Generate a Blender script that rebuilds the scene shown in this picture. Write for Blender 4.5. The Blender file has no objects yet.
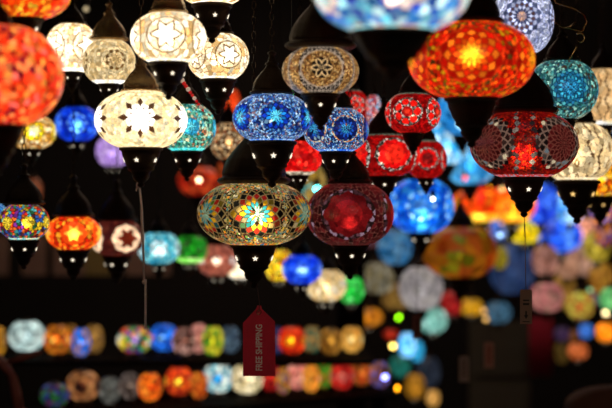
import bpy, bmesh, math, random
import numpy as np
from mathutils import Vector, Matrix
sc = bpy.context.scene
COL = sc.collection
PI = math.pi
F = 1445.0          # focal length in pixels of the 612 px frame
CZ = 1.70           # camera height
CEIL = 3.05
random.seed(7)

def P(px, py, D):
    return Vector(((px-306)/F*D, D, CZ-(py-204)/F*D))

def s2l(c):
    c = np.asarray(c, float)
    return np.where(c <= 0.04045, c/12.92, ((c+0.055)/1.055)**2.4)
def hx(h):
    return s2l([int(h[i:i+2], 16)/255 for i in (0, 2, 4)])
def pal(s):
    return np.array([hx(h) for h in s.split()])

# ------------------------------------------------------------------ materials
MATS = {}
def mat(name, base=(.5,.5,.5), rough=.5, metal=0., emit=None, es=0., noise=None, bump=None, spec=.5):
    if name in MATS: return MATS[name]
    m = bpy.data.materials.new(name); m.use_nodes = True
    nt = m.node_tree; b = nt.nodes['Principled BSDF']
    b.inputs['Base Color'].default_value = (*base, 1)
    b.inputs['Roughness'].default_value = rough
    b.inputs['Metallic'].default_value = metal
    b.inputs['Specular IOR Level'].default_value = spec
    if emit is not None:
        b.inputs['Emission Color'].default_value = (*emit, 1)
        b.inputs['Emission Strength'].default_value = es
    if noise:
        sc_, c2 = noise
        tc = nt.nodes.new('ShaderNodeTexCoord'); n = nt.nodes.new('ShaderNodeTexNoise')
        n.inputs['Scale'].default_value = sc_; n.inputs['Detail'].default_value = 4
        r = nt.nodes.new('ShaderNodeValToRGB')
        r.color_ramp.elements[0].position = .35; r.color_ramp.elements[1].position = .65
        r.color_ramp.elements[0].color = (*base, 1); r.color_ramp.elements[1].color = (*c2, 1)
        nt.links.new(tc.outputs['Object'], n.inputs['Vector']); nt.links.new(n.outputs['Fac'], r.inputs['Fac'])
        nt.links.new(r.outputs['Color'], b.inputs['Base Color'])
    if bump:
        tc = nt.nodes.new('ShaderNodeTexCoord'); v = nt.nodes.new('ShaderNodeTexVoronoi')
        v.inputs['Scale'].default_value = bump[0]
        bp = nt.nodes.new('ShaderNodeBump'); bp.inputs['Strength'].default_value = bump[1]; bp.inputs['Distance'].default_value = .002
        nt.links.new(tc.outputs['Object'], v.inputs['Vector']); nt.links.new(v.outputs['Distance'], bp.inputs['Height'])
        nt.links.new(bp.outputs['Normal'], b.inputs['Normal'])
    m.cycles.emission_sampling = 'NONE'
    MATS[name] = m
    return m

def mosaic_mat():
    m = bpy.data.materials.new('lit_mosaic_glass'); m.use_nodes = True
    nt = m.node_tree; nt.nodes.clear(); N = nt.nodes.new; L = nt.links.new
    out = N('ShaderNodeOutputMaterial'); b = N('ShaderNodeBsdfPrincipled')
    at = N('ShaderNodeAttribute'); at.attribute_name = 'tile'
    gl = N('ShaderNodeAttribute'); gl.attribute_name = 'clear'
    tr = N('ShaderNodeBsdfTransparent'); mx = N('ShaderNodeMixShader')
    tc = N('ShaderNodeTexCoord'); vo = N('ShaderNodeTexVoronoi'); bp = N('ShaderNodeBump')
    vo.inputs['Scale'].default_value = 260; bp.inputs['Strength'].default_value = .35; bp.inputs['Distance'].default_value = .001
    L(tc.outputs['Object'], vo.inputs['Vector']); L(vo.outputs['Distance'], bp.inputs['Height']); L(bp.outputs['Normal'], b.inputs['Normal'])
    mu = N('ShaderNodeVectorMath'); mu.operation = 'SCALE'; mu.inputs['Scale'].default_value = .25
    L(at.outputs['Color'], mu.inputs[0]); L(mu.outputs['Vector'], b.inputs['Base Color'])
    L(at.outputs['Color'], b.inputs['Emission Color']); b.inputs['Emission Strength'].default_value = 1.15
    b.inputs['Roughness'].default_value = .28
    L(at.outputs['Color'], tr.inputs['Color'])
    L(gl.outputs['Fac'], mx.inputs['Fac']); L(b.outputs['BSDF'], mx.inputs[1]); L(tr.outputs['BSDF'], mx.inputs[2])
    L(mx.outputs['Shader'], out.inputs['Surface'])
    m.cycles.emission_sampling = 'NONE'
    return m
GLASS = mosaic_mat()

def bulb_mat(name, col, s):
    m = bpy.data.materials.new(name); m.use_nodes = True
    nt = m.node_tree; nt.nodes.clear(); N = nt.nodes.new; L = nt.links.new
    out = N('ShaderNodeOutputMaterial'); e = N('ShaderNodeEmission'); e.inputs['Color'].default_value = (*col, 1)
    lw = N('ShaderNodeLayerWeight'); lw.inputs['Blend'].default_value = .5
    i = N('ShaderNodeMath'); i.operation = 'SUBTRACT'; i.inputs[0].default_value = 1.0
    p = N('ShaderNodeMath'); p.operation = 'POWER'; p.inputs[1].default_value = 2.2
    q = N('ShaderNodeMath'); q.operation = 'MULTIPLY'; q.inputs[1].default_value = s
    L(lw.outputs['Facing'], i.inputs[1]); L(i.outputs[0], p.inputs[0]); L(p.outputs[0], q.inputs[0])
    L(q.outputs[0], e.inputs['Strength']); L(e.outputs[0], out.inputs['Surface'])
    m.cycles.emission_sampling = 'NONE'
    return m
BULB = bulb_mat('frosted_bulb', (1, .86, .62), 14)
BULBC = bulb_mat('frosted_cool_bulb', (.85, .95, 1), 14)

BRONZE = mat('dark_bronze', (.022,.014,.011), .36, .9, noise=(110, (.075,.045,.026)), bump=(170, .8))
BRASS = mat('polished_brass', (.25,.14,.05), .22, .95, noise=(70, (.85,.6,.32)), bump=(90, 1.))
BLACKM = mat('blackened_steel', (.03,.028,.028), .4, .8)
STAR = mat('star_light', (.2,.18,.15), .5, emit=(1,.87,.66), es=1.3)
STARG = mat('gold_star_light', (.2,.18,.1), .5, emit=(1,.62,.2), es=1.0)
STRING = mat('pale_cotton_string', (.9,.8,.72), .8)
DARKSTR = mat('dark_cord', (.09,.05,.05), .8)
WOODD = mat('black_stained_wood', (.005,.0035,.003), .95, noise=(14, (.008,.005,.004)), spec=.05)

# ------------------------------------------------------------------ mesh helpers
def obj(name, me, m=None, parent=None, loc=None):
    o = bpy.data.objects.new(name, me); COL.objects.link(o)
    if m is not None and len(me.materials) == 0: me.materials.append(m)
    if parent is not None: o.parent = parent
    if loc is not None: o.location = loc
    return o
def thing(name, label, cat, loc=(0,0,0), group=None):
    o = bpy.data.objects.new(name, None); COL.objects.link(o); o.location = loc
    o.empty_display_size = .02
    o['label'] = label; o['category'] = cat
    if group: o['group'] = group
    return o
def tag(o, label, cat, group=None):
    o['label'] = label; o['category'] = cat
    if group: o['group'] = group
    return o
def raw(name, V, Fc, smooth=True):
    me = bpy.data.meshes.new(name); me.from_pydata([tuple(v) for v in V], [], Fc)
    if smooth: me.polygons.foreach_set('use_smooth', [True]*len(me.polygons))
    me.update(); return me
def lathe(prof, n=32, flute=0, famp=0):
    V = []; Fc = []; k = len(prof)
    for (r, z) in prof:
        for i in range(n):
            a = 2*PI*i/n; rr = r*(1+famp*math.cos(flute*a)) if flute else r
            V.append((rr*math.cos(a), rr*math.sin(a), z))
    for j in range(k-1):
        for i in range(n):
            Fc.append((j*n+i, j*n+(i+1) % n, (j+1)*n+(i+1) % n, (j+1)*n+i))
    if prof[0][0] > 1e-5: Fc.append(tuple(reversed(range(n))))
    if prof[-1][0] > 1e-5: Fc.append(tuple((k-1)*n+i for i in range(n)))
    me = raw('lathe', V, Fc)
    bm = bmesh.new(); bm.from_mesh(me); bmesh.ops.remove_doubles(bm, verts=bm.verts, dist=1e-7)
    bmesh.ops.recalc_face_normals(bm, faces=bm.faces); bm.to_mesh(me); bm.free()
    return me
def tube_data(pts, r, n=6, V=None, Fc=None, closed=False):
    V = [] if V is None else V; Fc = [] if Fc is None else Fc
    pts = [Vector(p) for p in pts]; o = len(V); m = len(pts)
    for i, p in enumerate(pts):
        t = (pts[(i+1) % m]-pts[i-1]) if closed else (pts[min(i+1, m-1)]-pts[max(i-1, 0)])
        t.normalize()
        u = t.cross(Vector((0, 0, 1)) if abs(t.z) < .9 else Vector((0, 1, 0))).normalized(); w = t.cross(u)
        for k in range(n):
            a = 2*PI*k/n; V.append(p+(u*math.cos(a)+w*math.sin(a))*(r[i] if isinstance(r, list) else r))
    for i in range(m if closed else m-1):
        j = (i+1) % m
        for k in range(n):
            Fc.append((o+i*n+k, o+i*n+(k+1) % n, o+j*n+(k+1) % n, o+j*n+k))
    if not closed:
        Fc.append(tuple(o+k for k in reversed(range(n)))); Fc.append(tuple(o+(m-1)*n+k for k in range(n)))
    return V, Fc
def box_data(x0, x1, y0, y1, z0, z1, V, Fc):
    o = len(V)
    for z in (z0, z1):
        for (x, y) in ((x0, y0), (x1, y0), (x1, y1), (x0, y1)): V.append((x, y, z))
    Fc += [tuple(o+i for i in f) for f in ((0,3,2,1),(4,5,6,7),(0,1,5,4),(1,2,6,5),(2,3,7,6),(3,0,4,7))]
def box(name, b, m, kind=None, parent=None):
    V, Fc = [], []; box_data(*b, V, Fc); o = obj(name, raw(name, V, Fc, False), m, parent)
    if kind: o['kind'] = kind
    return o

# ------------------------------------------------------------------ mosaic patterns
def hs(i, j, s):
    return np.modf(np.abs(np.sin(i*127.1+j*311.7+s*74.7)*43758.5453))[0]
def voro(U, V, c, circ, seed):
    per = max(3, round(circ/c)); x = U/circ*per; y = V/circ*per
    ix = np.floor(x); iy = np.floor(y)
    f1 = np.full(x.shape, 9.); f2 = np.full(x.shape, 9.); rid = np.zeros(x.shape); rid2 = np.zeros(x.shape)
    for dx in (-1, 0, 1):
        for dy in (-1, 0, 1):
            cx = ix+dx; cy = iy+dy; wx = np.mod(cx, per)
            px = cx+.5+.8*(hs(wx, cy, seed)-.5); py = cy+.5+.8*(hs(wx, cy, seed+9)-.5)
            d = np.hypot(px-x, py-y); n = d < f1
            f2 = np.where(n, f1, np.minimum(f2, d)); f1 = np.where(n, d, f1)
            rid = np.where(n, hs(wx, cy, seed+21), rid); rid2 = np.where(n, hs(wx, cy, seed+33), rid2)
    return f1, f2-f1, rid, rid2
def pick(p, r):
    return p[np.minimum((r*len(p)).astype(int), len(p)-1)]

def paint(st, th, v, circ, vmax, seed):
    """tile colours for faces: th azimuth, v arc height, everything in units of the globe radius"""
    k = st['kind']; nm = st.get('n', 6); rm = st.get('rm', .46)
    sp = 2*PI/nm; dth = np.mod(th+sp/2, sp)-sp/2; mi = np.mod(np.round((th-dth)/sp), nm)
    r = np.hypot(dth, v-st.get('vm', 0)); a = np.arctan2(v-st.get('vm', 0), dth)
    base = st['p']; gr = st.get('g', hx('201510')); cell = st.get('c', .085); gw = st.get('gw', .12)
    f1, e, q, q2 = voro(th, v, cell, circ, seed)
    C = pick(base, q)*(0.45+.95*q2)[:, None]
    C = np.where((e < gw)[:, None], gr, C)
    clear = np.full(th.shape, st.get('clear', .2))*(e >= gw)
    if k == 'rosette':
        N_ = st.get('N', 10); K = st.get('K', 6); rc = st['m']
        rho = r/rm*K; A = a/(2*PI)*N_
        p_ = A+rho/2; q_ = A-rho/2; i = np.floor(p_); j = np.floor(q_)
        ring = (i-j).astype(int); ins = r < rm*(1 if not st.get('pointy') else .86+.14*np.abs(np.cos(a*N_/2)))
        fr = np.minimum(np.minimum(p_-i, 1-(p_-i)), np.minimum(q_-j, 1-(q_-j)))
        rcol = rc[np.clip((ring-1), 0, len(rc)-1)]
        jit = hs(np.mod(i, N_), np.mod(j, N_)+mi*7, seed+3)
        if st.get('mrand'):
            rcol = np.where((jit < st['mrand'])[:, None], pick(base, hs(np.mod(i, N_), np.mod(j, N_)+mi*5, seed+5)), rcol)
        mc = rcol*(.5+.9*jit)[:, None]
        mc = np.where((fr < st.get('mg', .09))[:, None], st.get('mgc', gr), mc)
        C = np.where(ins[:, None], mc, C)
        clear = np.where(ins, st.get('mclear', .25)*(fr >= .09), clear)
        if 'bd' in st:
            C = np.where(((r >= rm) & (r < rm*1.12))[:, None], pick(st['bd'], q2), C)
    if k == 'waves':          # cream glass with upright wavy dark lines
        for s_ in (-1, 1):
            wv = np.abs(dth-s_*(.16+.07*np.sin(v*9)))
            C = np.where(((wv < .035+.02*np.sin(v*37+s_)) & (q2 > .18))[:, None], hx('5a3c20'), C)
        wv = np.abs(np.abs(dth)-sp/2+.05*np.sin(v*14))
        C = np.where((wv < .025)[:, None], hx('7a5428'), C)
    if k == 'crackle':
        line = st.get('line', hx('6b4a20')); w = st.get('w', hx('fff6dc'))
        C = np.where((r < rm)[:, None], C*.85+w*.3, C)
        f = np.abs(np.mod(a*st.get('N', 6)/(2*PI), 1)-.5)*2
        rs = rm*(.45+.35*f**1.3)
        C = np.where((r < rs*.85)[:, None], w*1.3, C)
        C = np.where((np.abs(r-rs) < .03)[:, None], line, C)
        C = np.where((np.abs(r-rm) < .022)[:, None], line*1.3, C)
        if 'petals' in st:
            n2 = 8; f = np.abs(np.mod(a*n2/(2*PI), 1)-.5)*2
            pr = np.abs(r-rm*.70)/(rm*.26)
            C = np.where((r < rm*1.1)[:, None], pick(base, q)*(.7+.4*q2)[:, None], C)
            C = np.where((r < rm*.62)[:, None], w*np.where(e > .12, 1.5, .75)[:, None], C)
            C = np.where(((1-f)*2.0+pr*.95 < .98)[:, None], st['petals'], C)
            f3 = np.abs(np.mod(a*n2/(2*PI)+.5, 1)-.5)*2
            C = np.where(((1-f3)*2.0+np.abs(r-rm*.42)/(rm*.16) < .5)[:, None], st['petals']*2.5, C)
    if k == 'rings':          # red globes with white beaded medallions
        wb = st.get('w', pal('c8c0b8 80786c e8e0d0 504840')); red = st['m']
        bc = pick(wb, q2); beads = (f1 < .42)
        ins = r < rm
        n2 = st.get('N', 7); f = np.abs(np.mod(a*n2/(2*PI), 1)-.5)*2
        if st.get('petal', True):
            d = np.hypot((r-rm*.66)/(rm*.24), (1-f)*1.15)
            M = np.where((d < .95)[:, None], red[0]*(.8+.5*q)[:, None], np.where(beads[:, None], bc, hx('2a1512')))
            M = np.where((r < rm*.34)[:, None], red[1]*(.7+.6*q)[:, None], M)
            M = np.where((r < rm*.16)[:, None], red[2], M)
        else:
            M = red[0]*(.55+.9*q)[:, None]
            M = np.where((r < rm*.5)[:, None], red[1]*(.6+.9*q)[:, None], M)
            M = np.where((r > rm*(.82+.06*np.cos(a*n2)))[:, None], np.where(beads[:, None], bc, hx('1c100e')), M)
        C = np.where(ins[:, None], M, C); clear = np.where(ins, .25, clear)
    if k == 'star':
        f = np.abs(np.mod(a*6/(2*PI), 1)-.5)*2; rs = rm*(.36+.34*f**1.2)
        f2_ = np.abs(np.mod(a*8/(2*PI), 1)-.5)*2
        C = np.where((r < rm*(.9+.1*f2_))[:, None], st['m'][0]*(.7+.6*q)[:, None], C)
        C = np.where((r < rs)[:, None], st['m'][1]*(.8+.4*q)[:, None], C)
        clear = np.where(r < rs, .3, clear*.4)
    if k == 'net':            # gold beaded discs with a dark hexagon flower, pale triangle net on black between them
        g1, g2, g3, g4 = voro(th, v, .045, circ, seed+5)
        gold = pick(pal('a8783c c89858 7c5428 e0b878 6a4420 b08050 d8a860 8a4c20'), g3)*(.4+g4)[:, None]
        gold = np.where((g2 < .14)[:, None], hx('4a2c14'), gold)
        per = max(6, round(circ/.17)); x_ = th/circ*per; y_ = v/circ*per
        fr = [np.abs(np.mod(t_, 1)-.5) for t_ in (y_*1.1547, x_+y_*.57735, x_-y_*.57735)]
        ln = np.maximum.reduce(fr) > .44
        dark = np.where(ln[:, None], hx('b09c88'), hx('120a08')+0*gold)
        C = np.where((r < rm)[:, None], gold, dark)
        clear = np.where(r < rm, .22, .02)
        rr_ = r/.27*2; A = a/(2*PI)*6; p_ = A+rr_/2; q_ = A-rr_/2; i = np.floor(p_); j = np.floor(q_); ring = i-j
        ed = np.minimum(np.minimum(p_-i, 1-(p_-i)), np.minimum(q_-j, 1-(q_-j)))
        C = np.where(((r < .27) & (ring <= 2))[:, None], np.where((ed < .085)[:, None], hx('d8b078'), hx('100806')), C)
        clear = np.where((r < .27) & (ring <= 2), 0, clear)
        C = np.where((np.abs(r-rm) < .022)[:, None], hx('a89078'), C)
        band = np.abs(dth) > sp/2-.16
        C = np.where((band & (r > rm))[:, None], gold, C)
    if k == 'bandmix':        # upright curtains of little diamonds between dark medallions
        N_ = 16; K = 7.5; rho = r/rm*K; A = a/(2*PI)*N_; p_ = A+rho/2; q_ = A-rho/2; i = np.floor(p_); j = np.floor(q_)
        fr = np.minimum(np.minimum(p_-i, 1-(p_-i)), np.minimum(q_-j, 1-(q_-j)))
        ins = r < rm*(.84+.16*np.abs(np.cos(a*N_/2)))
        jit = hs(np.mod(i, N_), np.mod(j, N_)+mi*3, seed+3)
        outer = rho > K*.62
        mc = np.where(outer[:, None], pick(pal('120c0a 1c1210 140c0a 2a1c18 3c3430 100808 1a100e 5a6468 140c0c b8a888'), jit), st['m'][0]*(.5+jit)[:, None])
        mc = np.where((fr < .13)[:, None], np.where(outer[:, None], hx('685044'), hx('5c2c24')), mc)
        C = np.where(ins[:, None], mc, C)
        bx = np.abs(np.abs(dth)-sp/2+.20+.05*np.cos(v*9)); yy = np.mod(v*6.5, 1)
        dm = bx/.075+np.abs(yy-.5)/.5
        C = np.where((~ins & (dm < .95))[:, None], pick(pal('605c58 403a38 282020 7c7268'), hs(np.floor(v*6.5), mi, 4)), C)
        clear = np.where(ins, .12, clear)
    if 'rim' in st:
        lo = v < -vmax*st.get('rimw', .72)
        C = np.where(lo[:, None], pick(st['rim'], q2)*(.8+.4*q)[:, None], C)  # lower band colours; on cream globes they paint the low bulb's glow
    if 'toprim' in st:
        C = np.where((v > vmax*.8)[:, None], pick(st['toprim'], q2), C)
    return C, clear

def globe_mesh(R, H, st, seed, nu, nv, gain=1., e=.86, open_=.43):
    t0 = math.acos(open_**(1/e)); t = np.linspace(-t0, t0, nv+1)
    rr = R*np.cos(t)**e; zz = H*np.sin(t)/math.sin(t0)
    th = np.linspace(0, 2*PI, nu, endpoint=False)
    X = rr[:, None]*np.sin(th)[None]; Y = -rr[:, None]*np.cos(th)[None]; Z = np.repeat(zz[:, None], nu, 1)
    co = np.stack([X, Y, Z], -1).reshape(-1, 3)
    jj, ii = np.meshgrid(np.arange(nv), np.arange(nu), indexing='ij'); i2 = (ii+1) % nu
    fc = np.stack([jj*nu+ii, jj*nu+i2, (jj+1)*nu+i2, (jj+1)*nu+ii], -1).reshape(-1, 4)
    me = bpy.data.meshes.new('globe'); nf = len(fc)
    me.vertices.add(len(co)); me.vertices.foreach_set('co', co.ravel())
    me.loops.add(nf*4); me.loops.foreach_set('vertex_index', fc.ravel().astype(np.int32))
    me.polygons.add(nf); me.polygons.foreach_set('loop_start', (np.arange(nf)*4).astype(np.int32))
    me.polygons.foreach_set('use_smooth', np.ones(nf, bool))
    me.update(calc_edges=True)
    arc = np.concatenate([[0], np.cumsum(np.hypot(np.diff(rr), np.diff(zz)))])/R; arc -= arc[-1]/2
    v = ((arc[:-1]+arc[1:])/2)[jj].ravel(); thf = (th[ii]+PI/nu).ravel()
    thf = np.mod(thf+PI, 2*PI)-PI
    C, cl = paint(st, thf, v, 2*PI, arc[-1], seed)
    rs_ = np.random.RandomState(int(seed*100) % 9999)
    C = C*rs_.uniform(.72, 1.28, nf)[:, None] if st.get('speck', 1) else C
    C = np.clip(C*gain, 0, 8)
    at = me.attributes.new('tile', 'FLOAT_COLOR', 'FACE')
    at.data.foreach_set('color', np.concatenate([C, np.ones((nf, 1))], 1).astype(np.float32).ravel())
    ac = me.attributes.new('clear', 'FLOAT', 'FACE'); ac.data.foreach_set('value', cl.astype(np.float32))
    me.materials.append(GLASS)
    return me

# ------------------------------------------------------------------ shared lamp hardware
CUP = {}
def cup_mesh(n):
    if n not in CUP:
        CUP[n] = lathe([(.9,.05),(1.0,.03),(1.03,-.02),(1.02,-.10),(.93,-.14),(.90,-.20),(.88,-.34),(.80,-.56),(.70,-.78),(.60,-.93),(.64,-.97),(.60,-1.03),
                        (.46,-1.12),(.40,-1.22),(.42,-1.30),(.36,-1.44),(.22,-1.58),(.13,-1.64),(.17,-1.70),(.16,-1.78),(.08,-1.85),(0,-1.88)], n)
        CUP[n].materials.append(BRONZE)
    return CUP[n]
CAPM = {}
def cap_mesh(n, m):
    k = (n, m.name)
    if k not in CAPM:
        CAPM[k] = lathe([(.95,-.04),(1.0,0),(1.04,.05),(1.0,.12),(.90,.15),(.88,.20),(.90,.26),(.86,.44),(.76,.66),(.62,.86),(.46,1.04),(.33,1.18),(.25,1.30),(.31,1.36),
                         (.31,1.42),(.20,1.48),(.15,1.62),(.13,1.78),(.20,1.84),(.20,1.90),(.10,1.97),(.05,2.02),(0,2.03)], n, 12 if n > 30 else 0, .012)
        CAPM[k].materials.append(m)
    return CAPM[k]
def star_mesh(m):
    V = []; n = 5
    for z in (-.012, .012):
        for i in range(10):
            r = .13 if i % 2 == 0 else .055
            a = PI/2+i*PI/5; V.append((r*math.cos(a), z, r*math.sin(a)))
    Fc = [tuple(range(10)), tuple(reversed(range(10, 20)))]+[(i, i+10, (i+1) % 10+10, (i+1) % 10) for i in range(10)]
    me = raw('star', V, Fc, False); me.materials.append(m); return me
STARM = {'w': star_mesh(STAR), 'g': star_mesh(STARG)}
def sphere_me(r, m, nu=16, nv=10):
    me = lathe([(max(0, r*math.sin(PI*k/nv)), -r*math.cos(PI*k/nv)) for k in range(nv+1)], nu); me.materials.append(m); return me
BW = sphere_me(1, BULB); BC = sphere_me(1, BULBC)
CH = {}
def chain_mesh(L, fine, m):
    n = max(2, int(L/.016)); k = (n, fine, m.name)
    if k not in CH:
        V, Fc = [], []
        if fine:
            pitch = .0125; c = int(L/pitch)+1
            for i in range(c):
                z = i*pitch+.006; a = (i % 2)*PI/2
                ring = [(math.cos(t)*.0034*math.cos(a), math.cos(t)*.0034*math.sin(a), z+math.sin(t)*.0078) for t in [2*PI*q/8 for q in range(8)]]
                tube_data(ring, .0008, 4, V, Fc, True)
        else:
            tube_data([(0, 0, i*L/4) for i in range(5)], .0012, 5, V, Fc)
        CH[k] = raw('chain', V, Fc); CH[k].materials.append(m)
    return CH[k]

seedc = [0]
PLACED = []
def comps(px, py, w, h, D, capw, cupw):
    R = w*D/F/2; H = h*D/F/2; c = P(px, py, D); cz = H+2*capw*R
    return [(c.x, c.y, R*1.02, c.z-H, c.z+H), (c.x, c.y, R*capw*1.04, c.z+H, c.z+cz), (c.x, c.y, R*cupw*1.03, c.z-H-1.88*R*cupw, c.z-H), (c.x, c.y, .004, c.z+cz, CEIL)]
def hits(A):
    for nm, B in PLACED:
        for i, a in enumerate(A):
            for j, b in enumerate(B):
                if a[3] < b[4] and b[3] < a[4] and math.hypot(a[0]-b[0], a[1]-b[1]) < a[2]+b[2]+.002: return (i, j, nm)
    return None
def settle(nm, px, py, w, h, D, capw, cupw, move):
    best = D
    if move:
        for q in range(0, 60):
            d = D+(.03*((q+1)//2))*(1 if q % 2 else -1)
            if d < 3.35 or d > 6.9: continue
            if not hits(comps(px, py, w, h, d, capw, cupw)): best = d; break
        else: print('UNSETTLED', nm)
    A = comps(px, py, w, h, best, capw, cupw)
    x = hits(A)
    if x: print('HIT', nm[:50], '|', x[0], x[1], x[2][:50])
    PLACED.append((nm, A)); return best
def lamp(label, cx, cy, w, h, D, st, gain=1., rot=0., cap='b', capw=.5, cupw=.42, stars='w', bulb=1., bz=-.15, cool=False, group=None,
         name='mosaic_lamp', cat='lamp', srot=None, cupz=1.):
    seedc[0] += 1; sd = seedc[0]*1.37
    D = settle(label, cx, cy, w, h, D, capw, cupw, D >= 3.4)
    R = w*D/F/2; H = h*D/F/2; loc = P(cx, cy, D)
    root = thing(name, label, cat, loc, group)
    nu = int(min(520, max(48, w*(4.4 if D < 2.5 else 3.4)))); nv = int(max(18, nu*h/w*.42))
    if D > 3.4: nu = int(nu*.6); nv = int(nv*.6)
    g = obj('globe', globe_mesh(R, H, st, sd, nu, max(16, nv), gain), None, root)
    g.rotation_euler.z = math.radians(rot)-math.atan2(loc.x, loc.y)
    n = 40 if D < 3 else 20
    cm = BRASS if cap == 'g' else BRONZE
    cu = obj('bottom_cup', cup_mesh(n), None, root, (0, 0, -H)); s = R*cupw; cu.scale = (s, s, s*cupz)
    cp = obj('top_cap', cap_mesh(n, cm), None, root, (0, 0, H)); s2 = R*capw; cp.scale = (s2, s2, s2)
    if bulb:
        b = obj('bulb', BC if cool else BW, None, root, (0, 0, H*bz)); b.scale = (R*.26*bulb,)*2+(R*.26*bulb,)
    if stars:
        q0 = srot if srot is not None else random.uniform(-.5, .5)
        for i in range(5):
            a = q0+i*2*PI/5
            so = obj('star_cutout', STARM[stars], None, cu, (.80*math.sin(a), -.80*math.cos(a), -.58))
            so.rotation_euler = (math.radians(20), 0, a)
    top = H+2.0*s2; L = CEIL-(loc.z+top)
    ch = obj('hanging_chain', chain_mesh(L, D < 3.2, BRONZE), None, root, (0, 0, top-.002)); 
    return root

# ------------------------------------------------------------------ palettes / styles
orange = dict(kind='rosette', n=5, rm=.52, N=12, K=7, p=pal('e02008 c01406 f04a10 8a0c05 e85c10 5a3a14 d0280a a8780a d01808'), g=hx('5a1c06'), c=.075, gw=.10,
              m=pal('ffb020 ff8c18 ff6010 e02808 f87818 c01406 e03810'), mgc=hx('8c1a06'), clear=.14, mclear=.22)
hero = dict(kind='rosette', n=6, rm=.53, N=14, K=6.5, p=pal('1a1a0c 7a6418 d0a028 3a5a3a c83018 1c6a6a 100c08 e0d0a0 4a7a20 e08a18 201408 787050 903820 307070 c8a860 140c08'), g=hx('8a7448'),
            c=.046, gw=.15, m=pal('88b098 2a8890 d09818 a02014 0c0c0a 28120c 0a0a0a 102c30'), mrand=.28, mgc=hx('6a5632'), mg=.10, clear=.36, mclear=.62,
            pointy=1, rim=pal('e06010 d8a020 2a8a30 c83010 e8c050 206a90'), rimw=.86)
blue = dict(kind='rosette', n=6, rm=.38, N=12, K=4, p=pal('2858b0 1a3c88 4a88c8 8ab8e0 10205a c0dcf0 3068b8 6a9cc8 8a6a70 0e1840'), g=hx('101a40'),
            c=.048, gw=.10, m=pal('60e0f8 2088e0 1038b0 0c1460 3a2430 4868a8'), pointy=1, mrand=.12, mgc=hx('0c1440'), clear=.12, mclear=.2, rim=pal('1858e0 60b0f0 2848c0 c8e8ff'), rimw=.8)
blue2 = dict(blue, rm=.40, p=pal('2c5aa8 1a3470 5a98c8 86b8d8 142454 b8d4e4 3a70b0 c87848 0c1840'), m=pal('38a0d0 1c50b0 101c60 101840 805048 14204a'), pointy=1, mrand=.15, bd=pal('c07038 2a4a80 d8c8a0'))
net = dict(kind='net', n=4, rm=.56, N=6, K=3, p=pal('2a1a10 3c2818 503822 24160e 6a4c2c'), g=hx('9c8468'), c=.19, gw=.10, m=pal('b88c50 8a6434 9c7440 74522c'),
           mgc=hx('241408'), mg=.06, bd=pal('7a5a38 b09060'), clear=.25, mclear=.12)
bigblue = dict(kind='rosette', n=5, rm=.40, N=9, K=4, p=pal('1878c8 50c0e8 a8e8f0 2050b8 e8d0b0 d8f8f8 3048a8 70d8e8 0c60a8'), g=hx('88b8c8'), c=.16, gw=.1,
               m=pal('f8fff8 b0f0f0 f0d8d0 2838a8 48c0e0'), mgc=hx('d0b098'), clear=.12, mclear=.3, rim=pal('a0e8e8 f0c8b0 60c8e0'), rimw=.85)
cream = dict(kind='crackle', n=5, rm=.50, p=pal('fff0c8 f8d898 fff8e0 e8bc78 ffe8b8 fff4d0'), g=hx('a8743c'), c=.20, gw=.085, clear=.14, rim=pal('ffffff fffbe8 fff0c0'), rimw=.80)  # white rim colours stand in for glow from a bulb sitting low
creamdark = dict(cream, p=pal('d8bc88 c8a870 e0c898'), g=hx('a88850'), c=.15, gw=.05, rim=pal('ffffff fff4d8'), rimw=.78)  # white rim again paints bulb glow into the tile colour
flower = dict(kind='crackle', n=5, rm=.50, p=pal('f8e4b0 fff0c8 f0d498 fcecbc'), g=hx('e0c078'), c=.10, gw=.08, N=8, petals=hx('4a2c18'), w=hx('fffaf0'), clear=.12)
teal = dict(kind='rosette', n=5, rm=.30, N=9, K=3, p=pal('38a088 207a68 68c8a8 a8d8b8 b86840 184a48 58b8c0 d8c898'), g=hx('284038'), c=.10, gw=.12,
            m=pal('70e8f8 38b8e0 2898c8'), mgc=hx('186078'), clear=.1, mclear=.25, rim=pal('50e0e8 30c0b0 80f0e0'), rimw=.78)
teal2 = dict(kind='rosette', n=4, rm=.56, N=16, K=8, p=pal('387878 205858 58a098 8ac0b0 402818 285060'), g=hx('183030'), c=.085, gw=.12,
             m=pal('2888b8 3098c8 1c6898 38a8c8 185878 206890 48a0a8 184858'), mgc=hx('0c2c40'), clear=.05, mclear=.08)
lilac = dict(kind='rosette', n=4, rm=.66, N=14, K=7, p=pal('b8bcd8 a0a8c8 d0d4e8 8890b8'), g=hx('485070'), c=.09, gw=.10,
             m=pal('d8a888 283050 d0d8f4 503838 c8d0f0 404860 d0d0ec'), mgc=hx('586088'), clear=.08, mclear=.08)
darkred = dict(kind='bandmix', n=4, rm=.60, p=pal('8a0c0c a81010 6c0a0a c02008 84100c 600808 b83010'), g=hx('2a0606'), c=.042, gw=.12, m=pal('3c0c0c'), clear=.48,
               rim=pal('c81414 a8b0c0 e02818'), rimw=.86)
redring = dict(kind='rings', n=5, rm=.56, p=pal('900808 700606 b00c0c'), g=hx('600808'), c=.085, gw=.06, m=pal('e81810 a80c0c f03820'), clear=.15, toprim=pal('606858 303028'))
redring2 = dict(redring, petal=False, rm=.56, N=9, m=pal('d81010 e82818 ff5020'))
maroon = dict(kind='rings', n=4, rm=.66, petal=False, N=8, p=pal('380a0c 280808 481012'), g=hx('5a3028'), c=.15, gw=.08, m=pal('5a0c0e 781012 a01818'), w=pal('5a3840 8a7080 3a2024'), clear=.12)
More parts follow.
